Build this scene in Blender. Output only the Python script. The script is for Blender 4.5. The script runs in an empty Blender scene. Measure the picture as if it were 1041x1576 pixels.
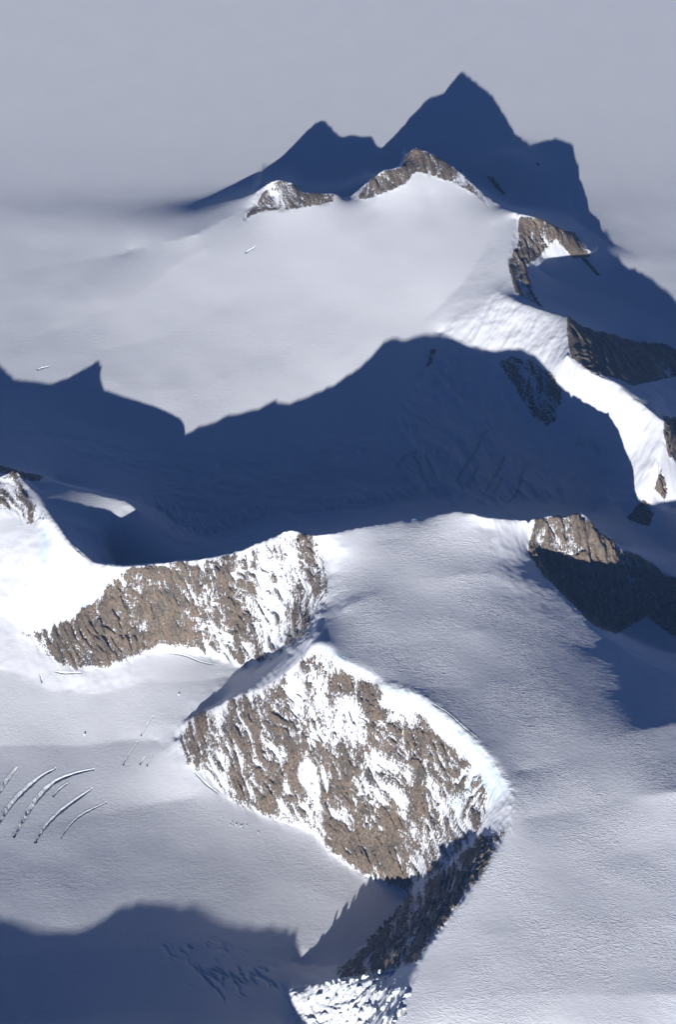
import bpy, math, random
import numpy as np
random.seed(7)

# ------------------------------------------------------------------ camera, sky, sun, exposure
W, H, FPX = 1041.0, 1576.0, 3400.0
PITCH, ZCAM = math.radians(42.0), 7000.0
scene = bpy.context.scene
cam_data = bpy.data.cameras.new('camera')
cam = bpy.data.objects.new('camera', cam_data)
scene.collection.objects.link(cam)
cam.location = (0, 0, ZCAM)
cam.rotation_euler = (math.radians(90) - PITCH, 0, 0)
cam_data.sensor_fit = 'VERTICAL'
cam_data.sensor_height = 24.0
cam_data.lens = FPX / H * 24.0
cam_data.clip_start = 10.0
cam_data.clip_end = 90000.0
scene.camera = cam

CAM = np.array([0.0, 0.0, ZCAM])
RT = np.array([1.0, 0, 0])
FWD = np.array([0, math.cos(PITCH), -math.sin(PITCH)])
UP = np.array([0, math.sin(PITCH), math.cos(PITCH)])


def ray(px, py):
    d = RT * (px - W / 2) - UP * (py - H / 2) + FWD * FPX
    return d / np.linalg.norm(d)


def un(px, py, z):
    """Point at height z seen along a photo pixel."""
    d = ray(px, py)
    return CAM + d * ((z - ZCAM) / d[2])


ANTISOLAR = (1465.0, -1127.0)          # where the shadow lines of the photograph meet
SUN = ray(*ANTISOLAR)                  # direction in which the light travels
sun_elev = math.asin(-SUN[2])
sun_az = math.atan2(-SUN[0], -SUN[1])  # compass direction towards the sun (from +Y clockwise)

world = bpy.data.worlds.new('World')
scene.world = world
world.use_nodes = True
wn = world.node_tree
wn.nodes.clear()
sky = wn.nodes.new('ShaderNodeTexSky')
sky.sky_type = 'NISHITA'
sky.sun_disc = False
sky.sun_elevation = sun_elev
sky.sun_rotation = sun_az
sky.altitude = 6000
sky.air_density = 0.33
sky.dust_density = 0.0
sky.ozone_density = 10.0
bg = wn.nodes.new('ShaderNodeBackground')
bg.inputs['Strength'].default_value = 0.05
wo = wn.nodes.new('ShaderNodeOutputWorld')
wn.links.new(sky.outputs[0], bg.inputs[0])
wn.links.new(bg.outputs[0], wo.inputs[0])

sun_data = bpy.data.lights.new('sun', 'SUN')
sun_data.energy = 5.0
sun_data.angle = math.radians(0.53)
sun_data.color = (1.0, 0.965, 0.92)
sun = bpy.data.objects.new('sun', sun_data)
scene.collection.objects.link(sun)
from mathutils import Vector
sun.rotation_euler = Vector(SUN).to_track_quat('-Z', 'Y').to_euler()
sun.location = tuple(np.array([0, 8000, 400]) - SUN * 20000)

vs = scene.view_settings
vs.view_transform = 'Standard'
vs.look = 'None'
vs.gamma = 1.0
vs.use_curve_mapping = False
vs.exposure = 0.70
scene.render.engine = 'CYCLES'
cy = scene.cycles
cy.use_denoising = True
cy.max_bounces = 6
cy.diffuse_bounces = 1
cy.volume_bounces = 0
cy.volume_max_steps = 64

# ------------------------------------------------------------------ numpy noise


def _hash(ix, iy, seed):
    h = (ix.astype(np.int64) * 374761393 + iy.astype(np.int64) * 668265263 + seed * 1274126177) & 0xFFFFFFFF
    h = ((h ^ (h >> 13)) * 1274126177) & 0xFFFFFFFF
    h = h ^ (h >> 16)
    return h


def gnoise(x, y, seed=0):
    """Gradient noise, about -1..1."""
    x0 = np.floor(x); y0 = np.floor(y)
    fx = (x - x0).astype(np.float32); fy = (y - y0).astype(np.float32)
    ix = x0.astype(np.int64); iy = y0.astype(np.int64)
    u = fx * fx * fx * (fx * (fx * 6 - 15) + 10)
    v = fy * fy * fy * (fy * (fy * 6 - 15) + 10)
    out = []
    for dx, dy in ((0, 0), (1, 0), (0, 1), (1, 1)):
        a = (_hash(ix + dx, iy + dy, seed) & 1023).astype(np.float32) * np.float32(2 * math.pi / 1024)
        out.append(np.cos(a) * (fx - dx) + np.sin(a) * (fy - dy))
    a = out[0] + (out[1] - out[0]) * u
    b = out[2] + (out[3] - out[2]) * u
    return (a + (b - a) * v) * 1.45


def fbm(x, y, octaves=4, seed=0, gain=0.5, lac=2.03):
    s = 0.0; amp = 1.0; tot = 0.0
    for k in range(octaves):
        s = s + amp * gnoise(x, y, seed + k * 17)
        tot += amp
        x = x * lac + 3.7; y = y * lac - 1.9; amp *= gain
    return s / tot


def ridged(x, y, octaves=4, seed=0, gain=0.5):
    s = 0.0; amp = 1.0; tot = 0.0
    for k in range(octaves):
        s = s + amp * (1 - 2 * np.abs(gnoise(x, y, seed + k * 13)))
        tot += amp
        x = x * 2.1 + 1.3; y = y * 2.1 + 5.1; amp *= gain
    return s / tot


def sstep(a, b, x):
    t = np.clip((x - a) / (b - a), 0, 1)
    return t * t * (3 - 2 * t)


# ------------------------------------------------------------------ terrain: measured heights
# The shadow outlines on the snow give the height of the crests that cast them.
SHADOW_MID = [(-120, 540), (-60, 590), (0, 560), (20, 562), (45, 580), (72, 598), (100, 585), (130, 567), (150, 557), (155, 580),
              (162, 600), (185, 608), (215, 620), (250, 642), (285, 663), (310, 653), (345, 640), (370, 637), (400, 628),
              (420, 618), (440, 620), (490, 605), (520, 590), (560, 560), (595, 522), (610, 520), (620, 525), (650, 515),
              (680, 513), (720, 530), (760, 540), (800, 537), (825, 548), (860, 590), (880, 610), (905, 620), (940, 640),
              (955, 670), (970, 710), (985, 750), (985, 780)]
CREST_MID = [(-60, 745), (-30, 742), (0, 733), (20, 725), (40, 742), (55, 760), (80, 800), (110, 840), (140, 865), (180, 872),
             (215, 871), (250, 868), (300, 862), (350, 855), (385, 843), (400, 835), (425, 824), (445, 815), (470, 822),
             (490, 825), (550, 812), (600, 803), (650, 797), (700, 787), (720, 790), (750, 797), (800, 801), (825, 799),
             (846, 794), (865, 798), (895, 788), (927, 821), (960, 842), (975, 850)]
SHADOW_FAR = [(180, 390), (270, 355), (330, 340), (380, 310), (415, 275), (435, 240), (460, 210), (485, 190), (497, 186),
              (512, 195), (518, 212), (545, 210), (568, 207), (578, 220), (600, 228), (615, 200), (640, 170), (655, 153),
              (680, 150), (710, 111), (745, 140), (775, 170), (783, 195), (810, 218), (830, 222), (850, 215), (873, 212),
              (880, 230), (890, 270), (908, 333), (915, 335), (935, 330), (950, 360), (975, 370), (1000, 370), (1020, 390),
              (1041, 405), (1100, 440)]
CREST_FAR = [(200, 385), (300, 362), (385, 320), (400, 292), (417, 280), (435, 276), (455, 285), (467, 297), (480, 297), (515, 298),
             (535, 306), (563, 284), (586, 264), (618, 257), (628, 237), (640, 228), (666, 238), (690, 255), (709, 266),
             (745, 300), (770, 318), (800, 330), (830, 335), (870, 355), (886, 358), (905, 385)]


def shadow_hit(c, line):
    c = np.array(c, float); v = np.array(ANTISOLAR) - c
    best = None
    for a, b in zip(line[:-1], line[1:]):
        a = np.array(a, float); e = np.array(b, float) - a
        M = np.array([v, -e]).T
        if abs(np.linalg.det(M)) < 1e-9:
            continue
        t, s = np.linalg.solve(M, a - c)
        if 0 <= s <= 1 and t > 0 and (best is None or t < best[0] or True):
            if best is None or t > best[0]:
                best = (t, c + t * v)
    return None if best is None else best[1]


def crest_height(c, s, zs):
    s3 = un(s[0], s[1], zs); d = ray(*c)
    x = np.linalg.lstsq(np.array([d, SUN]).T, s3 - CAM, rcond=None)[0]
    return (CAM + x[0] * d)[2]


def receiver(x):
    return np.interp(x, [0, 600, 680, 760, 825, 880, 940, 970, 985], [0, 0, 100, 140, 220, 235, 225, 120, 0])


def resample(line, step):
    out = []
    for a, b in zip(line[:-1], line[1:]):
        n = max(1, int(round(math.hypot(b[0] - a[0], b[1] - a[1]) / step)))
        out += [(a[0] + (b[0] - a[0]) * k / n, a[1] + (b[1] - a[1]) * k / n) for k in range(n)]
    return out + [tuple(map(float, line[-1]))]


# corrections (m) to the triangulated crest heights, along pixel x, found by comparing cast and photographed shadow outlines
FIX_MID = [(0, 2), (12, 9), (24, 4), (36, -2), (48, -6), (60, -7), (72, -7), (84, -11), (96, -13), (108, -20), (120, -28), (132, -39), (144, -52), (156, -29), (168, -25), (180, -26), (192, -22), (204, -12), (216, -11), (228, -11), (240, -7), (252, -7), (264, -3), (276, 1), (288, 0), (300, -2), (312, 2), (324, 5), (336, 8), (348, 11), (360, 19), (372, 20), (384, 30), (396, 38), (408, 47), (420, 51), (432, 86), (444, 93), (456, 79), (468, 61), (480, 57), (492, 43), (504, 38), (516, 25), (528, 16), (540, 9), (552, 18), (564, 18), (576, 15), (588, 15), (600, 11), (612, 15), (624, 9), (636, 11), (648, 8), (660, 12), (672, 16), (684, 10), (696, 14), (708, 6), (720, 3), (732, 2), (744, 1), (756, 5), (768, 4), (780, 3), (792, -1), (804, -5), (816, 17), (828, -6), (840, -3), (852, 4), (864, 0), (876, 4), (888, 7), (900, 4), (912, 24), (924, -6), (936, 18), (948, 45), (960, 45), (972, 45)]
FIX_FAR = [(200, 0), (345, 0), (370, 15), (385, -19), (400, -34), (415, 31), (430, 35), (445, 28), (460, 14), (475, 18), (490, 32), (505, 37), (520, 14), (535, -14), (550, -45), (565, 4), (580, 51), (595, 9), (610, -23), (625, 21), (640, 51), (655, 46), (670, 42), (685, 39), (700, 33), (715, 33), (730, 12), (745, 14), (760, 21), (775, 3), (790, -3), (805, 33), (820, 46), (835, 9), (850, -6), (865, -2), (880, -3), (895, -7), (910, -3)]


def fix(table, x):
    return float(np.interp(x, [q[0] for q in table], [q[1] for q in table]))


crest_mid = []
for c in resample(CREST_MID, 12):
    h = shadow_hit(c, SHADOW_MID)
    if h is not None:
        crest_mid.append((c[0], c[1], crest_height(c, h, receiver(h[0])) + fix(FIX_MID, c[0])))
crest_mid = [(-160, 715, 262), (-105, 735, 225)] + crest_mid + [(992, 861, 120), (1041, 890, 90), (1120, 930, 70)]
FAR_FIX = {(300.0, 362.0): 140, (385.0, 320.0): 190, (200.0, 385.0): 62, (535.0, 306.0): 240}
crest_far = []
for c in CREST_FAR:
    z = FAR_FIX.get((float(c[0]), float(c[1])))
    if z is None:
        z = crest_height(c, shadow_hit(c, SHADOW_FAR), 50.0)
    crest_far.append((c[0], c[1], z + fix(FIX_FAR, c[0])))
SPUR_FOOT = [(935, 512, 140), (976, 523, 108), (1022, 530, 88), (1060, 546, 75), (1150, 575, 60)]
BENCH = [(75, 736, 210), (130, 750, 206), (170, 760, 202), (210, 769, 198)]

PLATEAU_EDGE = [(480, 990, 505), (495, 992, 508), (512, 1003, 508), (530, 1020, 508), (560, 1028, 508), (585, 1045, 506), (592, 1062, 506), (625, 1066, 508),
                (650, 1073, 508), (680, 1098, 504), (710, 1125, 500), (740, 1152, 497), (765, 1178, 492), (785, 1215, 486),
                (787, 1245, 480), (782, 1275, 472), (762, 1312, 458), (740, 1350, 444), (710, 1390, 430), (680, 1430, 412), (655, 1465, 395),
                (640, 1490, 385), (622, 1530, 370), (606, 1576, 352), (590, 1640, 325), (575, 1720, 295)]

PLATEAU_EDGE = [(x, y, z + float(np.interp(y, [990, 1150, 1280, 1400], [16, 16, 6, 0]))) for x, y, z in PLATEAU_EDGE]

# control lines: (pixel x, pixel y, height)
LINES = [
    crest_mid, crest_far, PLATEAU_EDGE,
    # upper ridge to the right of the bowl
    [(795, 332, 300), (790, 365, 288), (781, 400, 272), (786, 430, 262), (768, 450, 258), (800, 466, 276), (835, 478, 292), (872, 488, 315), (882, 512, 328),
     (876, 548, 335), (905, 572, 332), (950, 590, 328), (985, 620, 320), (1022, 648, 312), (1024, 675, 280), (1010, 715, 215),
     (1000, 750, 140), (990, 778, 70), (965, 800, 20)],
    [(768, 450, 258), (735, 475, 210), (700, 495, 158), (680, 512, 108)],
    SPUR_FOOT,
    # foot of the sunlit strip / bowl
    [(700, 560, 70), (760, 560, 120), (800, 552, 180), (835, 580, 190), (868, 610, 215), (900, 640, 190), (940, 660, 190), (965, 720, 90)],
    [(665, 590, 20), (740, 620, 30), (800, 640, 35), (842, 662, 32), (900, 700, 20), (945, 745, 0)],
    [(120, 650, -30), (285, 690, -32), (420, 680, -45), (540, 660, -40), (640, 650, -10)],
    [(230, 720, -65), (350, 740, -85), (450, 740, -90), (600, 740, -75), (720, 720, -45), (820, 720, -40), (930, 770, -45)],
    [(240, 800, -120), (320, 835, -145), (400, 805, -130), (500, 795, -125), (600, 780, -110), (690, 770, -105), (760, 775, -100), (860, 780, -85), (920, 800, -85)],
    # rock spur beyond the ridge and the shaded valley there
    [(830, 425, 110), (880, 445, 80), (950, 460, 50), (1041, 500, 40), (1100, 520, 35)],
    [(850, 470, 150), (885, 480, 150), (920, 495, 150)],
    [(860, 372, 180), (830, 402, 140), (880, 400, 110)],
    [(923, 430, 60), (960, 420, 50), (1041, 450, 42)],
    [(760, 330, 200), (770, 300, 120), (800, 310, 100), (860, 320, 70), (930, 370, 56), (1000, 400, 55)],
    [(742, 243, 108), (770, 240, 122), (800, 246, 120), (832, 252, 108)],
    [(735, 262, 80), (770, 258, 85), (830, 266, 72)],
    [(700, 215, 58), (800, 215, 52), (870, 225, 50)],
    # upper sunlit snowfield
    [(-200, 430, 28), (0, 430, 30), (60, 410, 38), (130, 400, 46), (200, 390, 56)],
    [(-200, 540, 2), (0, 540, 2), (80, 510, 10), (160, 480, 30), (230, 440, 72), (280, 400, 112), (320, 380, 140)],
    [(-200, 620, -15), (0, 600, -8), (150, 600, -10), (280, 600, 10)],
    [(150, 540, 6), (250, 520, 30), (350, 470, 80), (400, 420, 128), (430, 380, 168), (450, 345, 206)],
    [(330, 590, 18), (430, 540, 52), (500, 470, 112), (540, 400, 186), (560, 350, 232), (580, 320, 250)],
    [(520, 560, 55), (600, 490, 118), (640, 420, 190), (660, 350, 254), (665, 300, 286)],
    [(660, 490, 122), (720, 430, 200), (750, 380, 245), (760, 345, 268)],
    # lit bench behind the notch
    [(40, 762, 190)] + BENCH,
    [(70, 775, 212), (110, 800, 214), (133, 810, 214), (170, 800, 210), (205, 785, 200)],
    # left snow peak, slope and foot
    [(-150, 850, 140), (0, 800, 178), (40, 800, 186), (70, 825, 180), (100, 868, 196), (140, 890, 214)],
    [(-150, 930, 30), (0, 880, 82), (50, 900, 84), (100, 915, 100), (135, 915, 140)],
    [(-150, 985, -45), (0, 950, -25), (32, 968, -30), (70, 962, 10), (110, 945, 60), (140, 928, 120)],
    # foot of the middle rock wall
    [(470, 880, 370), (460, 930, 300), (440, 965, 240)],
    # left arete of the near peak
    # foot of the near rock face
    # the shaded wall under the plateau rim
    [(690, 1345, 60), (660, 1400, 0), (630, 1440, -30), (600, 1470, -60), (570, 1500, -90)],
    # near glacier
    [(-150, 1080, -120), (0, 1030, -105), (80, 1065, -128), (150, 1070, -132), (230, 1050, -112), (290, 1050, -90), (340, 1045, -52), (370, 1040, -10)],
    [(-150, 1200, -176), (0, 1150, -178), (120, 1150, -180), (200, 1140, -174), (245, 1145, -155)],
    [(-150, 1320, -170), (0, 1280, -176), (120, 1260, -182), (220, 1240, -186), (300, 1230, -186)],
    [(-150, 1420, -146), (0, 1380, -152), (100, 1390, -155), (200, 1350, -164), (300, 1330, -174), (400, 1340, -192), (480, 1370, -208), (560, 1400, -225)],
    [(-150, 1520, -125), (0, 1470, -132), (150, 1460, -136), (300, 1450, -148), (400, 1455, -180), (480, 1460, -208)],
    [(-100, 1600, -160), (50, 1576, -140), (200, 1560, -145), (330, 1560, -165), (420, 1560, -195)],
    # icefall ridge whose jagged top throws the short shadow
    [(430, 1600, -260), (480, 1600, -235), (530, 1600, -205), (580, 1585, -120)],
    [(450, 1490, -255), (500, 1490, -225), (540, 1480, -170)],
    # plateau
    [(520, 840, 545), (600, 830, 524), (700, 815, 550), (780, 815, 514)],
    [(530, 930, 526), (620, 900, 516), (720, 880, 530), (780, 880, 478), (812, 880, 428)],
    [(560, 1000, 518), (650, 990, 508), (740, 970, 500), (800, 950, 450), (850, 950, 410), (885, 950, 375)],
    [(660, 1060, 510), (740, 1060, 496), (820, 1040, 466), (900, 1020, 410), (950, 1010, 370), (1010, 1040, 330), (1060, 1062, 310)],
    [(760, 1140, 500), (850, 1110, 474), (940, 1080, 425), (1000, 1085, 395), (1060, 1090, 378)],
    [(800, 1190, 472), (880, 1170, 462), (960, 1130, 458), (1041, 1110, 458), (1120, 1105, 448)],
    [(810, 1260, 462), (880, 1250, 452), (950, 1230, 455), (1010, 1220, 484), (1060, 1210, 500)],
    [(800, 1340, 448), (900, 1330, 440), (980, 1310, 435), (1041, 1320, 438)],
    [(750, 1440, 425), (850, 1430, 425), (950, 1410, 420), (1060, 1420, 412)],
    [(690, 1540, 390), (800, 1530, 402), (920, 1530, 400), (1060, 1530, 390)],
    [(660, 1650, 345), (800, 1650, 370), (1000, 1650, 360)],
    # plateau's right rim, the gully beyond and the foot of the right rock wall
    [(980, 985, -20), (1041, 1015, -40)],
    # beyond the right rock wall
    [(1000, 840, -60), (1041, 860, -70), (1100, 880, -80)],
    [(1008, 790, -10), (1041, 790, -30), (1100, 780, -40)],
    [(1041, 730, 60), (1060, 700, 90), (1120, 720, 50)],
]

# the far plain: one gentle slope rising away and to the left
PLAIN = [
    [(-300, 0, 215), (0, 0, 198), (260, 0, 176), (520, 0, 155), (780, 0, 140), (1041, 0, 130), (1400, 0, 120)],
    [(-300, 220, 78), (0, 220, 74), (200, 240, 68), (400, 180, 68)],
    [(900, 180, 58), (960, 260, 50), (1041, 300, 50), (1300, 320, 50)],
    [(640, 90, 84), (860, 100, 80)],
    [(-300, 330, 52), (0, 330, 56), (150, 335, 64), (260, 310, 70), (330, 290, 70)],
    [(960, 340, 50), (1041, 380, 48), (1150, 400, 44)],
]
# feet of walls and secondary aretes: nearly exact
FEET = [
    [(32, 978, -40), (75, 1012, -70), (115, 1038, -88), (185, 1023, -75), (240, 998, -60), (280, 998, -60), (320, 1010, -66), (380, 1030, -10),
     (405, 1025, 70), (430, 1010, 165)],
    [(272, 1140, -108), (288, 1175, -130), (337, 1218, -165), (374, 1242, -182), (428, 1262, -195), (485, 1280, -200), (509, 1315, -212),
     (547, 1340, -222), (606, 1368, -228), (627, 1378, -230), (600, 1420, -236), (560, 1455, -236), (520, 1492, -225)],
    [(480, 992, 516), (474, 1008, 462), (444, 1033, 352), (401, 1060, 205), (372, 1069, 132), (330, 1088, 22), (296, 1105, -62), (272, 1137, -124)],
    [(492, 850, 480), (503, 890, 460), (500, 930, 455), (488, 960, 470), (480, 985, 495)],
    [(482, 960, 440), (470, 985, 425), (450, 1005, 335), (420, 1028, 215), (385, 1048, 95), (340, 1078, -30), (290, 1108, -100)],
    [(812, 806, 455), (814, 830, 425), (815, 852, 405), (836, 885, 392), (858, 908, 384), (880, 930, 376), (905, 960, 366), (960, 1000, 335), (1020, 1038, 312), (1041, 1050, 308), (1100, 1075, 296)],
    [(838, 862, 300), (860, 900, 235), (885, 930, 165), (915, 958, 95), (950, 975, 25), (997, 953, 0), (1041, 982, -30), (1110, 1000, -50)],
    [(438, 1528, -195), (470, 1520, -150), (500, 1517, -110), (530, 1512, -85), (560, 1506, -55), (590, 1498, -25), (606, 1505, 20)],
]

X0, X1, Y0, Y1, CELL = -3200.0, 3200.0, 2400.0, 15200.0, 12.5


def densify(line, step=6.0):
    out = []
    for a, b in zip(line[:-1], line[1:]):
        A, B = un(*a), un(*b)
        n = max(1, int(np.linalg.norm(B - A) / step))
        for k in range(n):
            out.append(A + (B - A) * k / n)
    out.append(un(*line[-1]))
    return out


pts = []            # x, y, z, weight


def add_pts(line, w, step=6.0):
    for p in densify(line, step):
        pts.append((p[0], p[1], p[2], w))


N_CREST = 3          # the first lines are crests and keep their exact height
for k, ln in enumerate(LINES):
    add_pts(ln, 1.0 if k < N_CREST + 3 else 0.022)
for ln in PLAIN:
    add_pts(ln, 0.012, 12.0)
for xx in np.linspace(-3000, 3000, 40):
    pts.append((xx, 14600.0, 300.0 - 0.016 * xx, 0.012))
for ln in FEET:
    add_pts(ln, 0.35)


def behind(line, offs):
    for p in densify(line, 12.0):
        for d, drop in offs:
            pts.append((p[0], p[1] + d, p[2] - drop, 0.08))


behind([c for c in crest_mid if 150 <= c[0] <= 830], [(70, 75), (170, 190), (320, 350)])
behind([c for c in crest_mid if c[0] <= 60], [(60, 55)])
behind([c for c in crest_mid if 846 <= c[0] <= 990], [(60, 60), (150, 150)])
behind([c for c in crest_far if 400 <= c[0] <= 760], [(60, 55), (150, 120)])
behind(BENCH, [(60, 60), (160, 170)])

# the mountain outside the lower edge of the picture that shades the foot of the glacier
SHADOW_NEAR = [(-120, 1395), (-40, 1430), (0, 1410), (35, 1419), (60, 1425), (130, 1428), (160, 1415), (190, 1402), (240, 1397),
               (290, 1405), (340, 1430), (400, 1445), (450, 1454), (452, 1500), (465, 1545), (480, 1600)]
back = 1250.0
sh = np.hypot(SUN[0], SUN[1])
for a, b in zip(SHADOW_NEAR[:-1], SHADOW_NEAR[1:]):
    for k in range(10):
        q = np.array(a, float) + (np.array(b, float) - a) * k / 10
        zr = np.interp(q[0], [0, 200, 300, 450, 500], [-146, -150, -155, -190, -208])
        p = un(q[0], q[1], zr) - SUN * (back / sh)
        for d, w_ in (((0, 0, 0), 1.0), ((60, 220, -110), 0.05), ((110, 420, -190), 0.05), ((-60, -220, -90), 0.05)):
            pts.append((p[0] + d[0], p[1] + d[1], p[2] + d[2], w_))
for px_ in range(540, 1000, 20):
    p = un(px_, 1520, -220.0) - SUN * (back / sh)
    for dy_ in (-300, 0, 300):
        pts.append((p[0], p[1] + dy_, -230.0, 0.05))
for xx in range(-150, 61, 30):
    for yy in range(4500, 4881, 60):
        pts.append((xx, yy, -250.0 + 0.12 * (yy - 4700), 0.15))
pts = np.array(pts)


def solve(n_levels=6):
    z = None
    for lev in range(n_levels, -1, -1):
        cs = CELL * 2 ** lev
        mx = int(round((X1 - X0) / cs)) + 1; my = int(round((Y1 - Y0) / cs)) + 1
        ii = np.round((pts[:, 0] - X0) / cs).astype(int); jj = np.round((pts[:, 1] - Y0) / cs).astype(int)
        ok = (ii >= 0) & (ii < mx) & (jj >= 0) & (jj < my)
        idx = jj[ok] * mx + ii[ok]
        wt = pts[ok, 3]
        cnt = np.bincount(idx, weights=wt, minlength=mx * my)
        sm = np.bincount(idx, weights=pts[ok, 2] * wt, minlength=mx * my)
        n1 = np.bincount(idx, minlength=mx * my)
        mask = (cnt > 0).reshape(my, mx)
        val = (sm / np.maximum(cnt, 1e-9)).reshape(my, mx)
        wav = (cnt / np.maximum(n1, 1)).reshape(my, mx)
        hard = [1.0, 1.0, 0.55][min(max(2 - lev, 0), 2)]
        w = np.where(mask, np.clip(wav * hard if lev < 2 else np.maximum(wav, 0.5 if lev >= 4 else 0.12), 0, 1), 0.0)
        if z is None:
            z = np.full((my, mx), float(np.mean(pts[:, 2])))
        else:
            z = bilin(z, np.linspace(0, z.shape[1] - 1, mx), np.linspace(0, z.shape[0] - 1, my))
        its = 400 if lev >= 3 else (240 if lev >= 1 else 130)
        T = 0.16
        for _ in range(its):
            p = np.pad(z, 1, mode='edge')
            lap = (p[1:-1, 2:] + p[1:-1, :-2] + p[2:, 1:-1] + p[:-2, 1:-1]) * 0.25 - z
            q = np.pad(lap, 1, mode='edge')
            bi = (q[1:-1, 2:] + q[1:-1, :-2] + q[2:, 1:-1] + q[:-2, 1:-1]) * 0.25 - lap
            z = z - 0.42 * (1 - T) * bi + T * 0.9 * lap
            z = z + w * (val - z)
    return z


def bilin(z, xs, ys):
    i = np.clip(np.floor(xs).astype(int), 0, z.shape[1] - 2); fx = xs - i
    j = np.clip(np.floor(ys).astype(int), 0, z.shape[0] - 2); fy = ys - j
    r = z[:, i] * (1 - fx) + z[:, i + 1] * fx
    return r[j] * (1 - fy)[:, None] + r[j + 1] * fy[:, None]


def cubic(z, xs, ys):
    def w(f):
        return (-0.5 * f + f * f - 0.5 * f ** 3, 1 - 2.5 * f * f + 1.5 * f ** 3, 0.5 * f + 2 * f * f - 1.5 * f ** 3, -0.5 * f * f + 0.5 * f ** 3)
    nx = z.shape[1]; ny = z.shape[0]
    i = np.clip(np.floor(xs).astype(int), 0, nx - 2); fx = np.clip(xs - i, 0, 1)
    j = np.clip(np.floor(ys).astype(int), 0, ny - 2); fy = np.clip(ys - j, 0, 1)
    r = sum(z[:, np.clip(i + k - 1, 0, nx - 1)] * w(fx)[k] for k in range(4))
    return sum(r[np.clip(j + k - 1, 0, ny - 1)] * w(fy)[k][:, None] for k in range(4))


base_grid = solve()


def blur(z, n=1):
    for _ in range(n):
        p = np.pad(z, 1, mode='edge')
        z = (p[1:-1, :-2] + 2 * p[1:-1, 1:-1] + p[1:-1, 2:]) / 4
        p = np.pad(z, 1, mode='edge')
        z = (p[:-2, 1:-1] + 2 * p[1:-1, 1:-1] + p[2:, 1:-1]) / 4
    return z


# rounding of the plateau rim, whose snow lip is smooth; crests of rock stay sharp
rim = np.zeros_like(base_grid)
for ln in (PLATEAU_EDGE,):
    for p in densify(ln, 10.0):
        rim[int(round((p[1] - Y0) / CELL)), int(round((p[0] - X0) / CELL))] = 1
rim = np.clip(blur(rim, 4) * 6, 0, 1)
base_grid = base_grid * (1 - rim) + blur(base_grid, 2) * rim


def axis(segs):
    out = [segs[0][0]]
    for a, b, st in segs:
        n = max(1, int(round((b - a) / st)))
        out += list(np.linspace(a, b, n + 1)[1:])
    return np.array(out)


def grow(start, end, st, f=1.14, cap=260.0):
    out = []; p = start; sgn = 1 if end > start else -1
    while (end - p) * sgn > st:
        p += sgn * st; out.append(p); st = min(st * f, cap)
    return out


gx = axis([(-2300, -1350, 7.6), (-1350, 1350, 5.2), (1350, 2300, 7.6)])
gx = np.array(grow(-2300, -11000, 9)[::-1] + list(gx) + grow(2300, 11000, 9))
gy = axis([(2900, 4650, 14), (4650, 7500, 5.0), (7500, 9200, 6.6), (9200, 10700, 6.6), (10700, 13200, 15)])
gy = np.array(grow(2900, -3000, 18)[::-1] + list(gy) + grow(13200, 32000, 20))
NX, NY = len(gx), len(gy)
GX, GY = np.meshgrid(gx, gy)
Z = cubic(base_grid, np.clip((gx - X0) / CELL, 0, base_grid.shape[1] - 1), np.clip((gy - Y0) / CELL, 0, base_grid.shape[0] - 1))
# rolling snow country outside the measured area
out_d = np.maximum.reduce([np.abs(GX) - 2700, GY - 14200, 3000 - GY, np.zeros_like(GX)])
wgt = sstep(0, 2500, out_d)
Z = Z * (1 - wgt) + wgt * (0.6 * np.clip(Z, -200, 200) + 190 * fbm(GX / 2600, GY / 2600, 3, 5) - 60)

# the far plain is one smooth slope, gently rising away, with a low snow knoll on it
cfw = np.array([un(*c) for c in crest_far])
ycrest = np.interp(GX, cfw[:, 0], cfw[:, 1])
t_far = np.clip(GY - 10250, 0, None)
plain = 50 + 0.062 * (np.sqrt(t_far ** 2 + 700.0 ** 2) - 700.0) - 0.008 * GX * sstep(10000, 14500, GY)
kn = un(790, 247, 100.0)
plain = plain + 55 * np.exp(-(((GX - kn[0]) / 190) ** 2 + ((GY - kn[1]) / 150) ** 2))
bl = sstep(130, 520, GY - ycrest) * sstep(9900, 10500, GY)
Z = Z * (1 - bl) + plain * bl

# pixel of every vertex: used to carry the outlines read from the photograph onto the ground
def project():
    vx = GX; vy = GY; vz = Z - ZCAM
    dep = vy * FWD[1] + vz * FWD[2]
    px = W / 2 + FPX * vx / np.maximum(dep, 1)
    py = H / 2 - FPX * (vy * UP[1] + vz * UP[2]) / np.maximum(dep, 1)
    return px.astype(np.float32), py.astype(np.float32)


PX, PY = project()


def poly_dist(poly, yr, margin=30.0, px=None, py=None, gyv=None):
    """Signed distance (in photo pixels, inside positive) of the vertices to an outline, within a depth range of the ground."""
    px = PX if px is None else px; py = PY if py is None else py; gyv = GY if gyv is None else gyv
    P = np.array(poly, float)
    sel = (px > P[:, 0].min() - margin) & (px < P[:, 0].max() + margin) & (py > P[:, 1].min() - margin) & (py < P[:, 1].max() + margin) \
        & (gyv > yr[0]) & (gyv < yr[1])
    x = px[sel]; y = py[sel]
    d2 = np.full(x.shape, 1e9); inside = np.zeros(x.shape, bool)
    for k in range(len(P)):
        ax, ay = P[k]; bx, by = P[(k + 1) % len(P)]
        ex, ey = bx - ax, by - ay
        t = np.clip(((x - ax) * ex + (y - ay) * ey) / (ex * ex + ey * ey + 1e-9), 0, 1)
        d2 = np.minimum(d2, (x - ax - t * ex) ** 2 + (y - ay - t * ey) ** 2)
        if ay != by:
            c = ((ay > y) != (by > y)) & (x < (bx - ax) * (y - ay) / (by - ay) + ax)
            inside ^= c
    out = np.full(px.shape, -margin, np.float32)
    out[sel] = np.clip(np.where(inside, np.sqrt(d2), -np.sqrt(d2)), -margin, 1e9)
    return out


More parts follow.
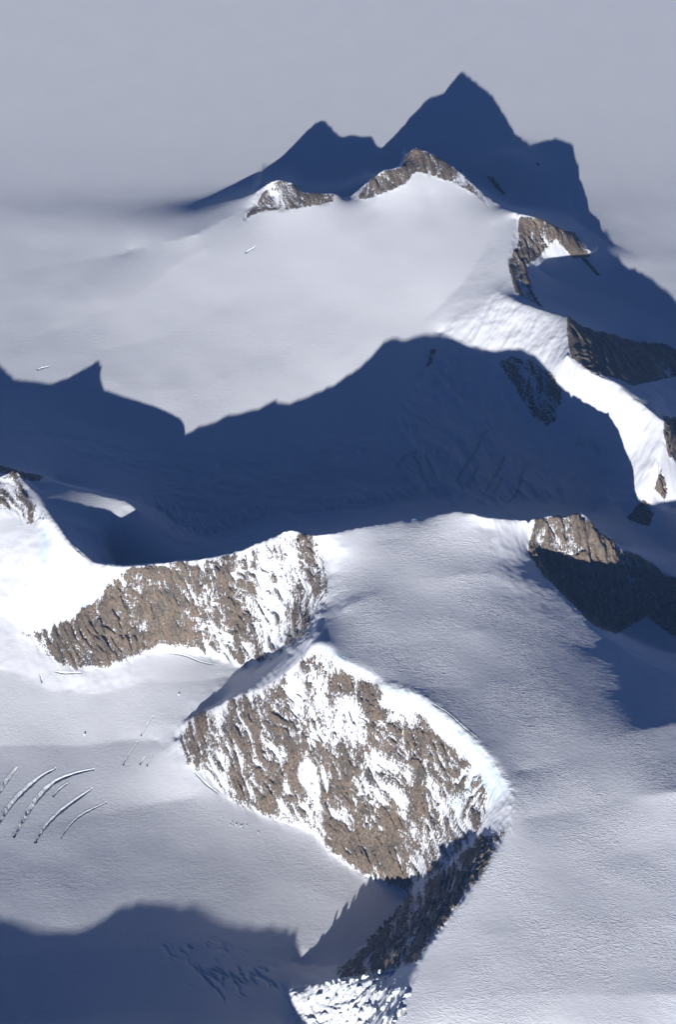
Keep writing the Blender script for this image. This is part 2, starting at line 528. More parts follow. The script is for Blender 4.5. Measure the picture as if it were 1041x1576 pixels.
# ------------------------------------------------------------------ rock outlines
NEAR_FACE = [(269, 1140), (296, 1103), (372, 1070), (401, 1062), (444, 1035), (470, 1010), (509, 1003), (517, 1030), (541, 1035),
             (573, 1049), (590, 1068), (595, 1084), (617, 1086), (660, 1108), (672, 1132), (708, 1159), (732, 1178), (713, 1197),
             (690, 1234), (702, 1272), (690, 1337), (627, 1376), (606, 1366), (547, 1339), (509, 1312), (485, 1279), (455, 1270),
             (428, 1261), (401, 1252), (374, 1243), (337, 1219), (288, 1175)]
MID_WALL = [(32, 975), (75, 968), (120, 945), (155, 915), (185, 882), (205, 874), (280, 866), (330, 860), (385, 845), (442, 816), (480, 823),
            (495, 845), (507, 905), (490, 950), (470, 985), (420, 1015), (380, 1027), (320, 1008), (280, 996), (240, 996), (185, 1021), (115, 1036), (75, 1011)]
SHADED_WALL = [(627, 1376), (690, 1335), (735, 1290), (782, 1277), (740, 1352), (705, 1396), (675, 1436), (645, 1480), (600, 1496), (520, 1508), (505, 1505), (560, 1452), (600, 1412)]
RIGHT_WALL = [(825, 800), (846, 795), (895, 789), (927, 822), (960, 843), (992, 860), (1041, 891), (1080, 910), (1080, 1000), (1041, 982), (997, 950), (949, 977),
              (911, 961), (879, 929), (836, 885), (812, 850)]
LEFT_TOP = [(-30, 745), (0, 735), (20, 726), (45, 762), (70, 800), (40, 808), (15, 785), (-30, 790)]
FAR_KNOB = [(367, 345), (396, 310), (417, 281), (436, 276), (455, 284), (467, 297), (486, 297), (515, 299), (515, 311), (490, 317), (455, 322), (398, 327)]
FAR_PEAK = [(549, 308), (563, 285), (586, 264), (618, 258), (628, 238), (640, 228), (666, 239), (709, 266), (745, 301), (755, 318), (724, 295),
            (697, 282), (670, 272), (640, 264), (624, 284), (570, 306)]
EAST_PEAK = [(800, 332), (832, 336), (870, 356), (886, 359), (905, 386), (911, 396), (884, 398), (856, 370), (825, 402), (809, 409), (821, 450), (838, 476),
             (794, 450), (782, 403), (798, 376)]
EAST_STREAK = [(886, 384), (905, 400), (925, 424), (918, 424), (898, 402)]
SPUR = [(874, 487), (893, 501), (935, 513), (976, 524), (1022, 529), (1060, 546), (1100, 560), (1100, 590), (1041, 580), (976, 594), (957, 585), (911, 574), (879, 551), (874, 518)]
BOWL_ROCK = [(763, 560), (786, 548), (823, 555), (850, 575), (867, 606), (860, 648), (842, 662), (814, 638), (791, 597)]
BOWL_SMALL = [(662, 539), (674, 535), (668, 560), (657, 567)]
EDGE_UPPER = [(1022, 641), (1060, 645), (1060, 725), (1029, 703), (1022, 672)]
EDGE_LOWER = [(1018, 722), (1029, 754), (1024, 772), (1008, 754)]
EDGE_FOOT = [(964, 798), (994, 768), (1008, 791), (1000, 812)]
KNOLL_A = [(749, 270), (760, 272), (779, 297), (776, 302), (765, 293)]
KNOLL_B = [(822, 247), (834, 253), (828, 256)]
BENCH_ROCK = [(-10, 712), (30, 726), (70, 733), (60, 742), (25, 736), (-10, 724)]

FACE_RIGHT = [(690, 1180), (733, 1180), (752, 1215), (748, 1262), (735, 1290), (690, 1338), (640, 1345), (650, 1270)]
# (outline, depth range, density inside, edge softness px)
ROCKS = [
    (NEAR_FACE, (5300, 6700), 0.52, 11), (FACE_RIGHT, (5200, 6400), 0.40, 11), (MID_WALL, (6300, 7230), 0.55, 9), (SHADED_WALL, (4700, 6300), 0.58, 8),
    (RIGHT_WALL, (6300, 7700), 0.80, 4), (LEFT_TOP, (7000, 7850), 0.55, 5), (FAR_KNOB, (9300, 10300), 0.72, 3),
    (FAR_PEAK, (9500, 10480), 0.64, 3), (EAST_PEAK, (8700, 10000), 0.70, 3), (EAST_STREAK, (8800, 10200), 0.8, 2),
    (SPUR, (8000, 9100), 0.82, 3), (BOWL_ROCK, (7700, 8900), 0.60, 5), (BOWL_SMALL, (8000, 9400), 0.62, 3),
    (EDGE_UPPER, (7400, 8600), 0.75, 3), (EDGE_LOWER, (7200, 8400), 0.75, 2), (EDGE_FOOT, (7300, 8300), 0.75, 3),
    (KNOLL_A, (9800, 11200), 0.75, 2), (KNOLL_B, (9800, 11600), 0.75, 2), (BENCH_ROCK, (7600, 8300), 0.7, 2),
]
# places inside the faces where the photograph shows mostly rock (+) or mostly snow (-)
TWEAKS = [
    ([(272, 1140), (300, 1105), (330, 1095), (335, 1150), (375, 1190), (400, 1250), (340, 1215)], 0.10),
    ([(372, 1075), (400, 1062), (440, 1040), (445, 1100), (420, 1170), (430, 1240), (380, 1230), (370, 1150)], 0.13),
    ([(445, 1040), (470, 1015), (500, 1010), (490, 1090), (478, 1150), (455, 1140), (450, 1080)], -0.12),
    ([(512, 1035), (575, 1050), (592, 1100), (575, 1120), (555, 1075), (510, 1065)], 0.22),
    ([(510, 1072), (550, 1078), (572, 1110), (560, 1150), (520, 1150), (505, 1110)], -0.28),
    ([(470, 1150), (520, 1160), (560, 1190), (550, 1230), (510, 1250), (490, 1200)], 0.10),
    ([(595, 1085), (660, 1108), (672, 1140), (650, 1165), (610, 1150), (590, 1120)], 0.12),
    ([(560, 1160), (610, 1160), (640, 1180), (610, 1240), (570, 1260), (548, 1235)], -0.16),
    ([(487, 1250), (540, 1275), (600, 1285), (640, 1300), (630, 1370), (545, 1335), (505, 1305)], 0.20),
    ([(640, 1250), (690, 1235), (700, 1275), (690, 1330), (650, 1340), (645, 1300)], -0.10),
    ([(90, 965), (200, 885), (280, 866), (285, 990), (190, 1018), (115, 1033), (75, 1005)], 0.17),
    ([(330, 862), (440, 818), (500, 850), (505, 905), (480, 985), (400, 1010), (330, 1000)], -0.01),
    ([(440, 816), (495, 830), (507, 905), (485, 960), (470, 900)], -0.02),
    ([(810, 820), (850, 800), (900, 800), (880, 850), (830, 850)], -0.10),
]
dens = np.zeros_like(Z, dtype=np.float32)
relief = np.zeros_like(dens)
for poly, yr, d, soft in ROCKS:
    sd = poly_dist(poly, yr)
    f = sstep(-soft, soft, sd).astype(np.float32)
    dens = np.maximum(dens, f * d)
    relief = np.maximum(relief, sstep(-soft * 1.5, soft * 2.5, sd))
for poly, d in TWEAKS:
    sd = poly_dist(poly, (5200, 7700))
    dens += sstep(-12, 14, sd).astype(np.float32) * d * (dens > 0.05)

# ------------------------------------------------------------------ relief
# ribs and gullies run down the fall line: coordinates across the wall and up the wall
ZB = Z.copy()
dZy, dZx = np.gradient(ZB, gy, gx)
slope = np.sqrt(dZx ** 2 + dZy ** 2)
wob = 40 * fbm(GX / 220, GY / 220, 2, 31)
S = GX + wob + 0.25 * GY
T_ = ZB


def unit(a):
    k = relief > 0.5
    return ((a - a[k].mean()) / a[k].std()).astype(np.float32)


ribs = unit(ridged(S / 85.0, T_ / 300.0, 4, 41, 0.55))
shear = 0.45 + 0.9 * fbm(GX / 330, GY / 330, 2, 59)
ribs2 = unit(ridged((S + shear * T_) / 40.0, T_ / 95.0, 3, 57))
rough = unit(fbm(S / 21.0, T_ / 30.0, 3, 63))
patch = unit(fbm(S / 70.0, T_ / 70.0, 3, 68))
butt = ridged((GX + 60 * fbm(GX / 300, GY / 300, 2, 35)) / 210.0, ZB / 700.0, 2, 37, 0.4)
Z = Z + relief * (20 * (butt - 0.25) + 7.0 * ribs + 4.6 * ribs2 + 2.6 * rough) * np.clip(slope, 0.35, 1.4)
STRIP = [(680, 512), (770, 448), (872, 488), (884, 545), (950, 588), (1022, 645), (1018, 720), (992, 778), (940, 650), (880, 615), (825, 556), (720, 536)]
strip = sstep(-4, 14, poly_dist(STRIP, (7300, 9300)))
Z = Z + strip * (7.0 * ridged((GX - 0.6 * GY) / 95, (GY + 0.6 * GX) / 320, 3, 131) + 4.0 * fbm(GX / 60, GY / 60, 3, 135))
BOWL = [(600, 640), (660, 545), (690, 525), (820, 550), (880, 615), (945, 650), (985, 780), (900, 790), (700, 785), (600, 780)]
bowl = sstep(-10, 25, poly_dist(BOWL, (7350, 9300)))
Z = Z + bowl * (13.0 * ridged((GX + 0.55 * GY) / 130, (GY - 0.55 * GX) / 330, 3, 141) + 12.0 * sstep(0.15, 0.75, ridged((GX + 0.5 * GY + 30 * fbm(GX / 90, GY / 90, 2, 147)) / 75, (GY - 0.5 * GX) / 210, 2, 148)) * sstep(-0.1, 0.35, fbm(GX / 260, GY / 260, 2, 149)) + 4.0 * fbm(GX / 40, GY / 40, 3, 145))
VALLEY = [(-20, 640), (285, 690), (600, 640), (600, 800), (480, 830), (340, 862), (250, 868), (228, 800), (225, 745), (90, 700)]
vall = sstep(-10, 40, poly_dist(VALLEY, (7350, 9000)))
Z = Z + vall * (13.0 * fbm((GX + 0.3 * GY) / 240, GY / 110, 3, 151) + 5.0 * ridged((GX + 80 * fbm(GX / 200, GY / 200, 2, 155)) / 90, GY / 60, 3, 157))
# crevassed ice bands on the valley floor
for bi, band in enumerate(([(470, 800), (560, 775), (640, 768), (690, 745), (610, 750), (520, 768)], [(200, 770), (300, 830), (390, 805), (440, 780), (400, 775), (330, 800), (250, 770)],
              [(228, 775), (255, 775), (290, 800), (300, 830), (262, 825), (240, 800)])):
    bm_ = sstep(-6, 10, poly_dist(band, (7350, 10200)))
    Z = Z + bm_ * 13.0 * ridged((GX + 0.4 * GY) / 50, (GY - 0.4 * GX) / 110, 3, 161 + bi)
# snow: long swells, wind-packed ripples
snowy = 1 - np.clip(relief, 0, 1)
calm = 1 - 0.5 * sstep(8300, 9200, GY) - 0.42 * sstep(9900, 10600, GY)
Z = Z + snowy * calm * (7.0 * fbm(GX / 420, GY / 420, 2, 71) + 0.6 * fbm(GX / 110, GY / 150, 2, 75))
lip = sstep(-4, 10, poly_dist([(500, 992), (590, 1042), (650, 1062), (745, 1142), (797, 1212), (794, 1284), (735, 1302), (700, 1332), (748, 1230), (735, 1178), (660, 1108), (595, 1086), (520, 1030)], (5200, 6800)))
Z = Z + lip * snowy * (4.0 * ridged(GX / 55, GY / 55, 3, 181) + 2.0 * fbm(GX / 18, GY / 18, 2, 185))
crv = sstep(-10, 14, poly_dist([(252, 1456), (320, 1444), (420, 1488), (440, 1525), (350, 1540), (285, 1512)], (4700, 5800)))
Z = Z - crv * 9.0 * sstep(0.45, 0.85, ridged((GX + 0.9 * GY + 25 * fbm(GX / 70, GY / 70, 2, 191)) / 48, (GY - 0.9 * GX) / 150, 2, 193)) * sstep(-0.25, 0.25, fbm(GX / 110, GY / 110, 2, 195))
icy = sstep(-6, 12, poly_dist([(440, 1524), (530, 1508), (600, 1496), (625, 1500), (612, 1640), (470, 1640), (455, 1560)], (4300, 5600)))
Z = Z + icy * (17.0 * ridged((GX + 45 * fbm(GX / 80, GY / 80, 2, 113)) / 85, (GY + 45 * fbm(GX / 80, GY / 80, 2, 115)) / 46, 3, 111) + 4.0 * fbm(GX / 16, GY / 16, 2, 117))
flut = ridged((GX + 0.3 * GY) / 26.0, ZB / 300.0, 2, 83)
steep_snow = sstep(0.45, 0.95, slope) * snowy
Z = Z + steep_snow * 2.6 * flut + sstep(0.2, 0.5, slope) * snowy * calm * (9.0 * fbm(GX / 130, GY / 130, 3, 171) + 1.5 * fbm(GX / 45, GY / 45, 2, 175))
wind_geo = np.interp(GY.ravel(), [4600, 7000, 7600, 9200, 10400], [1.0, 1.0, 0.5, 0.3, 0.08]).reshape(GY.shape)
ripple = fbm((GX + 14 * fbm(GX / 70, GY / 70, 2, 91)) / 34.0, GY / 13.0, 2, 95)
Z = Z + snowy * (1 - sstep(0.3, 0.7, slope)) * 0.3 * wind_geo * ripple

amp = np.clip(dens * 2.2, 0, 1) * np.clip(1.75 - 1.25 * dens, 0.5, 1.2)
rock = dens + amp * (0.085 * unit(butt) + 0.08 * ribs + 0.105 * ribs2 + 0.05 * rough + 0.05 * patch)
rock = np.clip(rock, 0, 1.3).astype(np.float32)
wind = 1 - sstep(0.3, 0.75, slope)
zone = np.interp(GY.ravel(), [4600, 7000, 7600, 9200, 10400, 12000], [1.0, 1.0, 0.5, 0.32, 0.22, 0.10]).reshape(GY.shape)
rightness = 0.45 + 0.55 * sstep(430, 560, PX)
wind = (wind * zone * np.where(GY < 7300, rightness, 1.0) * (0.2 + 0.95 * sstep(-0.45, 0.55, fbm(GX / 230, GY / 230, 3, 121)))).astype(np.float32)
# blue glacier ice where cornices and cliffs break off
ice = np.zeros_like(dens)
for poly, yr in (([(120, 900), (150, 905), (140, 935), (95, 945), (110, 915)], (6500, 7300)),
                 ([(585, 1050), (650, 1070), (740, 1150), (787, 1215), (785, 1275), (760, 1240), (720, 1180), (650, 1100), (600, 1085)], (5600, 6700)),
                 ([(690, 1235), (720, 1190), (745, 1185), (715, 1240), (690, 1275)], (5300, 6500)),
                 ([(60, 780), (78, 830), (70, 880), (50, 900), (62, 830)], (6800, 7700)),
                 ([(480, 990), (520, 1000), (590, 1060), (560, 1045), (515, 1025)], (6000, 6800))):
    sd = poly_dist(poly, yr)
    ice = np.maximum(ice, sstep(-6, 8, sd) * (0.45 + 0.9 * fbm(GX / 40, ZB / 25, 2, 99)))
ice = np.clip(ice, 0, 1).astype(np.float32)

# ------------------------------------------------------------------ ground look-up


def zat(x, y):
    i = np.clip(np.searchsorted(gx, x) - 1, 0, NX - 2); j = np.clip(np.searchsorted(gy, y) - 1, 0, NY - 2)
    fx = (x - gx[i]) / (gx[i + 1] - gx[i]); fy = (y - gy[j]) / (gy[j + 1] - gy[j])
    return (Z[j, i] * (1 - fx) + Z[j, i + 1] * fx) * (1 - fy) + (Z[j + 1, i] * (1 - fx) + Z[j + 1, i + 1] * fx) * fy


def ground(px, py):
    """First ground point along a photo pixel."""
    d = ray(px, py)
    t = np.arange(4500.0, 19000.0, 4.0)
    p = CAM[None] + t[:, None] * d[None]
    below = p[:, 2] < zat(p[:, 0], p[:, 1])
    k = int(np.argmax(below))
    q = p[k].copy(); q[2] = zat(q[0:1], q[1:2])[0]
    return q


def smooth_line(pts3, step):
    P = np.array(pts3); out = []
    n = len(P)
    for k in range(n - 1):
        p0 = P[max(k - 1, 0)]; p1 = P[k]; p2 = P[k + 1]; p3 = P[min(k + 2, n - 1)]
        m = max(2, int(np.linalg.norm(p2 - p1) / step))
        for s in range(m):
            t = s / m
            out.append(0.5 * (2 * p1 + (p2 - p0) * t + (2 * p0 - 5 * p1 + 4 * p2 - p3) * t * t + (3 * p1 - p0 - 3 * p2 + p3) * t ** 3))
    out.append(P[-1])
    return np.array(out)


# crevasses: centre line in the photo, half width at the middle (m), depth (m), label
CREVASSES = [
    ([(-4, 1272), (12, 1245), (32, 1222), (60, 1198), (84, 1184)], 11, 14, 'long curved open crevasse reaching the frame edge on the near glacier'),
    ([(22, 1287), (36, 1262), (52, 1236), (80, 1207), (112, 1192), (142, 1185)], 11, 14, 'widest curved open crevasse in the middle of the near glacier set'),
    ([(55, 1296), (68, 1275), (90, 1252), (115, 1233), (140, 1215)], 9, 13, 'curved open crevasse nearest the rock face in the near glacier set'),
    ([(94, 1290), (108, 1270), (128, 1253), (162, 1236)], 4.5, 6, 'thin faint crevasse below the three wide ones on the near glacier'),
    ([(-6, 1228), (8, 1205), (24, 1183)], 9, 12, 'short crevasse cut by the frame edge above the curved set'),
    ([(82, 1225), (92, 1215), (105, 1205)], 4, 6, 'very short narrow crevasse beside the widest curved crevasse'),
    ([(190, 1176), (200, 1158), (210, 1144)], 4, 6, 'short crack in the snow at the left corner of the near rock face'),
    ([(217, 1132), (226, 1115), (234, 1105)], 4, 6, 'short bright crack above the left corner of the near rock face'),
    ([(216, 1175), (222, 1166)], 3.5, 5, 'tiny crack in the snow beside the short left corner crack'),
    ([(226, 1178), (230, 1170), (233, 1162)], 3.5, 5, 'tiny hooked crack near the foot of the near rock face'),
    ([(58, 569), (68, 566), (76, 564)], 6, 7, 'tiny bright crack on the far snowfield at the left edge'),
    ([(378, 389), (385, 385), (392, 381)], 6, 7, 'tiny bright crack on the snowfield below the far rock knob'),
    ([(668, 1084), (690, 1098), (712, 1118), (736, 1138)], 2.5, 3, 'thin crack following the plateau rim above the near face'),
    ([(62, 1038), (64, 1050)], 4, 5, 'tiny upright crack below the foot of the long rock wall'),
    ([(84, 1034), (100, 1037), (125, 1037)], 4, 5, 'gap between snow and the lowest tip of the long rock wall'),
    ([(300, 1190), (318, 1208), (336, 1222)], 3.5, 5, 'gap between glacier and rock at the left foot of the near face'),
    ([(262, 1006), (285, 1010), (312, 1020), (335, 1024)], 3.5, 4, 'crack across the snow fan below the long rock wall'),
    ([(610, 720), (625, 702), (640, 697)], 8, 10, 'upper short crevasse in the blue shaded bowl'),
    ([(632, 698), (645, 715), (650, 735), (660, 742)], 8, 10, 'hooked crevasse in the blue shaded bowl'),
    ([(655, 700), (662, 715), (668, 730)], 6, 8, 'small crevasse beside the hooked one in the shaded bowl'),
    ([(705, 738), (718, 715), (730, 695), (742, 672), (752, 664)], 10, 12, 'long bent crevasse in the middle of the shaded bowl'),
    ([(716, 748), (728, 735), (735, 722)], 7, 9, 'short crevasse under the long bent one in the shaded bowl'),
    ([(748, 755), (758, 735), (770, 716), (777, 703)], 11, 12, 'broad straight crevasse in the shaded bowl'),
    ([(758, 758), (766, 748), (772, 738)], 6, 8, 'short side crevasse below the broad straight one'),
    ([(778, 776), (794, 760), (800, 745), (808, 720)], 7, 9, 'thin curved crevasse at the right of the shaded bowl'),
    ([(885, 690), (892, 680), (898, 690)], 6, 8, 'small hooked crevasse below the shaded rock of the bowl'),
    ([(910, 676), (918, 688), (924, 700)], 6, 8, 'small straight crevasse high in the shaded bowl'),
]
crevasse_lines = []
for line, hw, dep, lab in CREVASSES:
    P3 = smooth_line([ground(*q) for q in line], 4.0)
    n = len(P3)
    tt = np.linspace(0, 1, n)
    wid = hw * np.clip(np.sin(np.pi * np.clip(tt * 0.94 + 0.03, 0, 1)) ** 0.6, 0.12, 1)
    wid = wid * (1 + 0.28 * gnoise(P3[:, 0] / 28, P3[:, 1] / 28, 7) + 0.15 * gnoise(P3[:, 0] / 9, P3[:, 1] / 9, 8))
    crevasse_lines.append((P3, wid, dep * 0.75, lab))
Zg = Z.copy()
for P3, wid, dep, lab in crevasse_lines:
    m = 40
    i0, i1 = np.searchsorted(gx, [P3[:, 0].min() - m, P3[:, 0].max() + m]); j0, j1 = np.searchsorted(gy, [P3[:, 1].min() - m, P3[:, 1].max() + m])
    sx = GX[j0:j1, i0:i1]; sy = GY[j0:j1, i0:i1]
    dd = np.full(sx.shape, 1e9)
    for p, w_ in zip(P3, wid):
        dd = np.minimum(dd, np.hypot(sx - p[0], sy - p[1]) - w_)
    Zg[j0:j1, i0:i1] -= dep * 1.3 * (dd < 1.0)
Zsurf = Z
Zmesh = Zg

# ------------------------------------------------------------------ materials


def new_mat(name):
    m = bpy.data.materials.new(name); m.use_nodes = True
    nt = m.node_tree; nt.nodes.clear()
    return m, nt, nt.nodes, nt.links


def math_node(N, L, op, a, b=None, clamp=False):
    n = N.new('ShaderNodeMath'); n.operation = op; n.use_clamp = clamp
    for k, v in enumerate((a, b)):
        if v is None:
            continue
        if isinstance(v, (int, float)):
            n.inputs[k].default_value = v
        else:
            L.new(v, n.inputs[k])
    return n.outputs[0]


def mix_col(N, L, fac, a, b):
    n = N.new('ShaderNodeMix'); n.data_type = 'RGBA'
    if isinstance(fac, (int, float)):
        n.inputs[0].default_value = fac
    else:
        L.new(fac, n.inputs[0])
    for k, v in ((6, a), (7, b)):
        if isinstance(v, tuple):
            n.inputs[k].default_value = (*v, 1)
        else:
            L.new(v, n.inputs[k])
    return n.outputs[2]


def noise_node(N, L, vec, scale, detail=3.0, rough=0.55, mscale=(1, 1, 1), rot=(0, 0, 0), dist=0.0):
    mp = N.new('ShaderNodeMapping'); mp.inputs['Scale'].default_value = mscale; mp.inputs['Rotation'].default_value = rot
    L.new(vec, mp.inputs['Vector'])
    n = N.new('ShaderNodeTexNoise'); n.inputs['Scale'].default_value = scale; n.inputs['Detail'].default_value = detail
    n.inputs['Roughness'].default_value = rough; n.inputs['Distortion'].default_value = dist
    L.new(mp.outputs[0], n.inputs['Vector'])
    return n.outputs['Fac']


def ramp(N, L, fac, stops):
    r = N.new('ShaderNodeValToRGB'); e = r.color_ramp.elements
    while len(e) < len(stops):
        e.new(0.5)
    for k, (p, c) in enumerate(stops):
        e[k].position = p; e[k].color = (*c, 1)
    L.new(fac, r.inputs[0])
    return r.outputs[0]


def terrain_material():
    m, nt, N, L = new_mat('snow_and_rock')
    geo = N.new('ShaderNodeNewGeometry'); pos = geo.outputs['Position']
    at = N.new('ShaderNodeAttribute'); at.attribute_name = 'rock'
    ai = N.new('ShaderNodeAttribute'); ai.attribute_name = 'ice'
    # break the rock outline into small ledges and streaks
    n1 = noise_node(N, L, pos, 0.13, 4, 0.6, (1.3, 0.8, 0.28), (0, 0.35, 0))
    n2 = noise_node(N, L, pos, 0.045, 5, 0.65, (0.30, 0.30, 1.5), (0.25, 0.45, 0), 1.2)
    n3 = noise_node(N, L, pos, 0.30, 4, 0.65)
    v = at.outputs['Fac']
    for nn, wt in ((n1, 1.1), (n2, 0.85), (n3, 1.05)):
        v = math_node(N, L, 'ADD', v, math_node(N, L, 'MULTIPLY', math_node(N, L, 'SUBTRACT', nn, 0.5), wt))
    has = math_node(N, L, 'GREATER_THAN', at.outputs['Fac'], 0.10)
    mr = N.new('ShaderNodeMapRange'); mr.interpolation_type = 'SMOOTHSTEP'
    mr.inputs['From Min'].default_value = 0.465; mr.inputs['From Max'].default_value = 0.535
    L.new(v, mr.inputs['Value'])
    mask = math_node(N, L, 'MULTIPLY', mr.outputs[0], has)
    # rock colours: tan, brown, grey-green, dark cracks
    c1 = noise_node(N, L, pos, 0.012, 4, 0.6)
    c2 = noise_node(N, L, pos, 0.11, 5, 0.7, (1, 1, 0.6))
    tone = ramp(N, L, c1, [(0.30, (0.075, 0.064, 0.048)), (0.44, (0.14, 0.106, 0.072)), (0.57, (0.20, 0.145, 0.095)), (0.70, (0.12, 0.106, 0.08))])
    dark = ramp(N, L, c2, [(0.34, (0.22, 0.21, 0.22)), (0.50, (0.95, 0.95, 0.95)), (0.70, (1.4, 1.35, 1.3))])
    mul = N.new('ShaderNodeMix'); mul.data_type = 'RGBA'; mul.blend_type = 'MULTIPLY'; mul.inputs[0].default_value = 1
    L.new(tone, mul.inputs[6]); L.new(dark, mul.inputs[7])
    dust = noise_node(N, L, pos, 0.42, 4, 0.7, (1, 0.8, 0.7))
    dust = ramp(N, L, dust, [(0.48, (0, 0, 0)), (0.68, (0.36, 0.36, 0.36))])
    rockc = mix_col(N, L, dust, mul.outputs[2], (0.70, 0.70, 0.72))
    # snow
    s1 = noise_node(N, L, pos, 0.006, 3, 0.5)
    snow = mix_col(N, L, s1, (0.76, 0.79, 0.86), (0.82, 0.845, 0.90))
    snow = mix_col(N, L, ai.outputs['Fac'], snow, (0.60, 0.78, 0.88))
    col = mix_col(N, L, mask, snow, rockc)
    # relief finer than the mesh
    aw = N.new('ShaderNodeAttribute'); aw.attribute_name = 'wind'
    sas = noise_node(N, L, pos, 0.042, 3, 0.55, (0.55, 1.5, 1), (0, 0, 0.25), 1.4)
    sas2 = noise_node(N, L, pos, 0.12, 3, 0.6, (0.6, 1.4, 1), (0, 0, -0.3), 0.8)
    crest = noise_node(N, L, pos, 0.030, 2, 0.5, (0.6, 1.5, 1), (0, 0, 0.1), 2.2)
    crest = math_node(N, L, 'SUBTRACT', 1.0, math_node(N, L, 'MULTIPLY', math_node(N, L, 'ABSOLUTE', math_node(N, L, 'SUBTRACT', crest, 0.5)), 9.0), True)
    crest = math_node(N, L, 'MULTIPLY', math_node(N, L, 'MULTIPLY', crest, crest), 0.9)
    sh_ = math_node(N, L, 'ADD', math_node(N, L, 'MULTIPLY', sas, 1.0), math_node(N, L, 'MULTIPLY', sas2, 0.5))
    sh_ = math_node(N, L, 'MULTIPLY', math_node(N, L, 'ADD', sh_, crest), aw.outputs['Fac'])
    rk = math_node(N, L, 'MULTIPLY', noise_node(N, L, pos, 0.13, 6, 0.7, (1, 1, 0.5)), 10.0)
    hmix = N.new('ShaderNodeMix'); hmix.data_type = 'FLOAT'
    L.new(mask, hmix.inputs[0]); L.new(sh_, hmix.inputs[2]); L.new(rk, hmix.inputs[3])
    bump = N.new('ShaderNodeBump'); bump.inputs['Strength'].default_value = 1.0; bump.inputs['Distance'].default_value = 1.0
    L.new(hmix.outputs[0], bump.inputs['Height'])
    b = N.new('ShaderNodeBsdfPrincipled'); b.inputs['Roughness'].default_value = 0.75
    b.inputs['Specular IOR Level'].default_value = 0.15
    L.new(col, b.inputs['Base Color']); L.new(bump.outputs[0], b.inputs['Normal'])
    o = N.new('ShaderNodeOutputMaterial'); L.new(b.outputs[0], o.inputs[0])
    return m


def ice_material(name, c_a, c_b):
    m, nt, N, L = new_mat(name)
    geo = N.new('ShaderNodeNewGeometry'); pos = geo.outputs['Position']
    n = noise_node(N, L, pos, 0.12, 5, 0.65)
    col = ramp(N, L, n, [(0.38, c_a), (0.6, c_b)])
    n2 = noise_node(N, L, pos, 0.3, 4, 0.6)
    bump = N.new('ShaderNodeBump'); bump.inputs['Distance'].default_value = 2.0; bump.inputs['Strength'].default_value = 0.8
    L.new(n2, bump.inputs['Height'])
    b = N.new('ShaderNodeBsdfPrincipled'); b.inputs['Roughness'].default_value = 0.55
    b.inputs['Specular IOR Level'].default_value = 0.2
    L.new(col, b.inputs['Base Color']); L.new(bump.outputs[0], b.inputs['Normal'])
    o = N.new('ShaderNodeOutputMaterial'); L.new(b.outputs[0], o.inputs[0])
    return m


MAT_T = terrain_material()
MAT_ICE = ice_material('crevasse_ice', (0.64, 0.72, 0.79), (0.84, 0.86, 0.89))
MAT_SERAC = ice_material('serac_ice', (0.50, 0.62, 0.72), (0.80, 0.83, 0.87))

# ------------------------------------------------------------------ cut the ground into named pieces
nzx, nzy = None, None
gZy, gZx = np.gradient(Zmesh, gy, gx)
NRM = np.dstack([-gZx, -gZy, np.ones_like(gZx)])
NRM /= np.linalg.norm(NRM, axis=2, keepdims=True)
VERT = np.dstack([GX, GY, Zmesh]).reshape(-1, 3).astype(np.float32)
NRMF = NRM.reshape(-1, 3).astype(np.float32)
ROCKF = rock.ravel(); ICEF = ice.ravel(); WINDF = wind.ravel()
Z = Zsurf
cpx = (PX[:-1, :-1] + PX[1:, 1:]) / 2; cpy = (PY[:-1, :-1] + PY[1:, 1:]) / 2
cgx = (GX[:-1, :-1] + GX[1:, 1:]) / 2; cgy = (GY[:-1, :-1] + GY[1:, 1:]) / 2
label = np.zeros(cpx.shape, np.int16)
cm = np.array([un(*c) for c in crest_mid]); cf = np.array([un(*c) for c in crest_far])
ycm = np.interp(cgx, cm[:, 0], cm[:, 1]); ycf = np.interp(cgx, cf[:, 0], cf[:, 1])
REG = {}


def reg(name, parent, sel):
    k = len(REG) + 1
    REG[k] = (name, parent)
    label[sel] = k


inside = (np.abs(cgx) < 2500) & (cgy > 4300) & (cgy < 13600)
reg('snow_plain', None, inside & (cgy >= ycf + 100))
reg('upper_snowfield', None, inside & (cgy < ycf + 100) & (cgy > ycm + 1400))
reg('shaded_valley', None, inside & (cgy <= np.minimum(ycm + 1400, ycf + 100)) & (cgy > ycm + 30))
reg('glacier', None, inside & (cgy <= ycm + 30))


def inpoly(poly, yr, grow_=0.0):
    return poly_dist(poly, yr, 25.0, cpx, cpy, cgy) > -grow_


reg('shaded_bowl', None, inpoly([(600, 640), (660, 540), (690, 518), (770, 448), (872, 488), (875, 548), (950, 588), (1022, 645), (1060, 650), (1060, 830), (985, 800), (900, 785), (700, 780), (600, 775)], (7350, 9500)))
reg('shaded_snow_valley', None, inpoly([(830, 405), (900, 390), (1000, 395), (1200, 420), (1200, 640), (1000, 625), (950, 588), (872, 545), (875, 490), (840, 478)], (7900, 10200)))
reg('snow_plateau', None, inpoly([(490, 826), (550, 808), (700, 784), (816, 796), (816, 850), (905, 962), (1041, 1052), (1300, 1150), (1300, 1900), (540, 1900),
                                  (606, 1576), (640, 1490), (740, 1350), (784, 1275), (787, 1215), (740, 1151), (650, 1072), (592, 1060), (512, 1002), (480, 988), (508, 900)], (4000, 7260)))
reg('shaded_gully', None, inpoly([(812, 850), (836, 885), (905, 962), (1041, 1052), (1250, 1120), (1250, 960), (1041, 985), (997, 950), (949, 977), (879, 929)], (6000, 7300)))

THINGS = {}


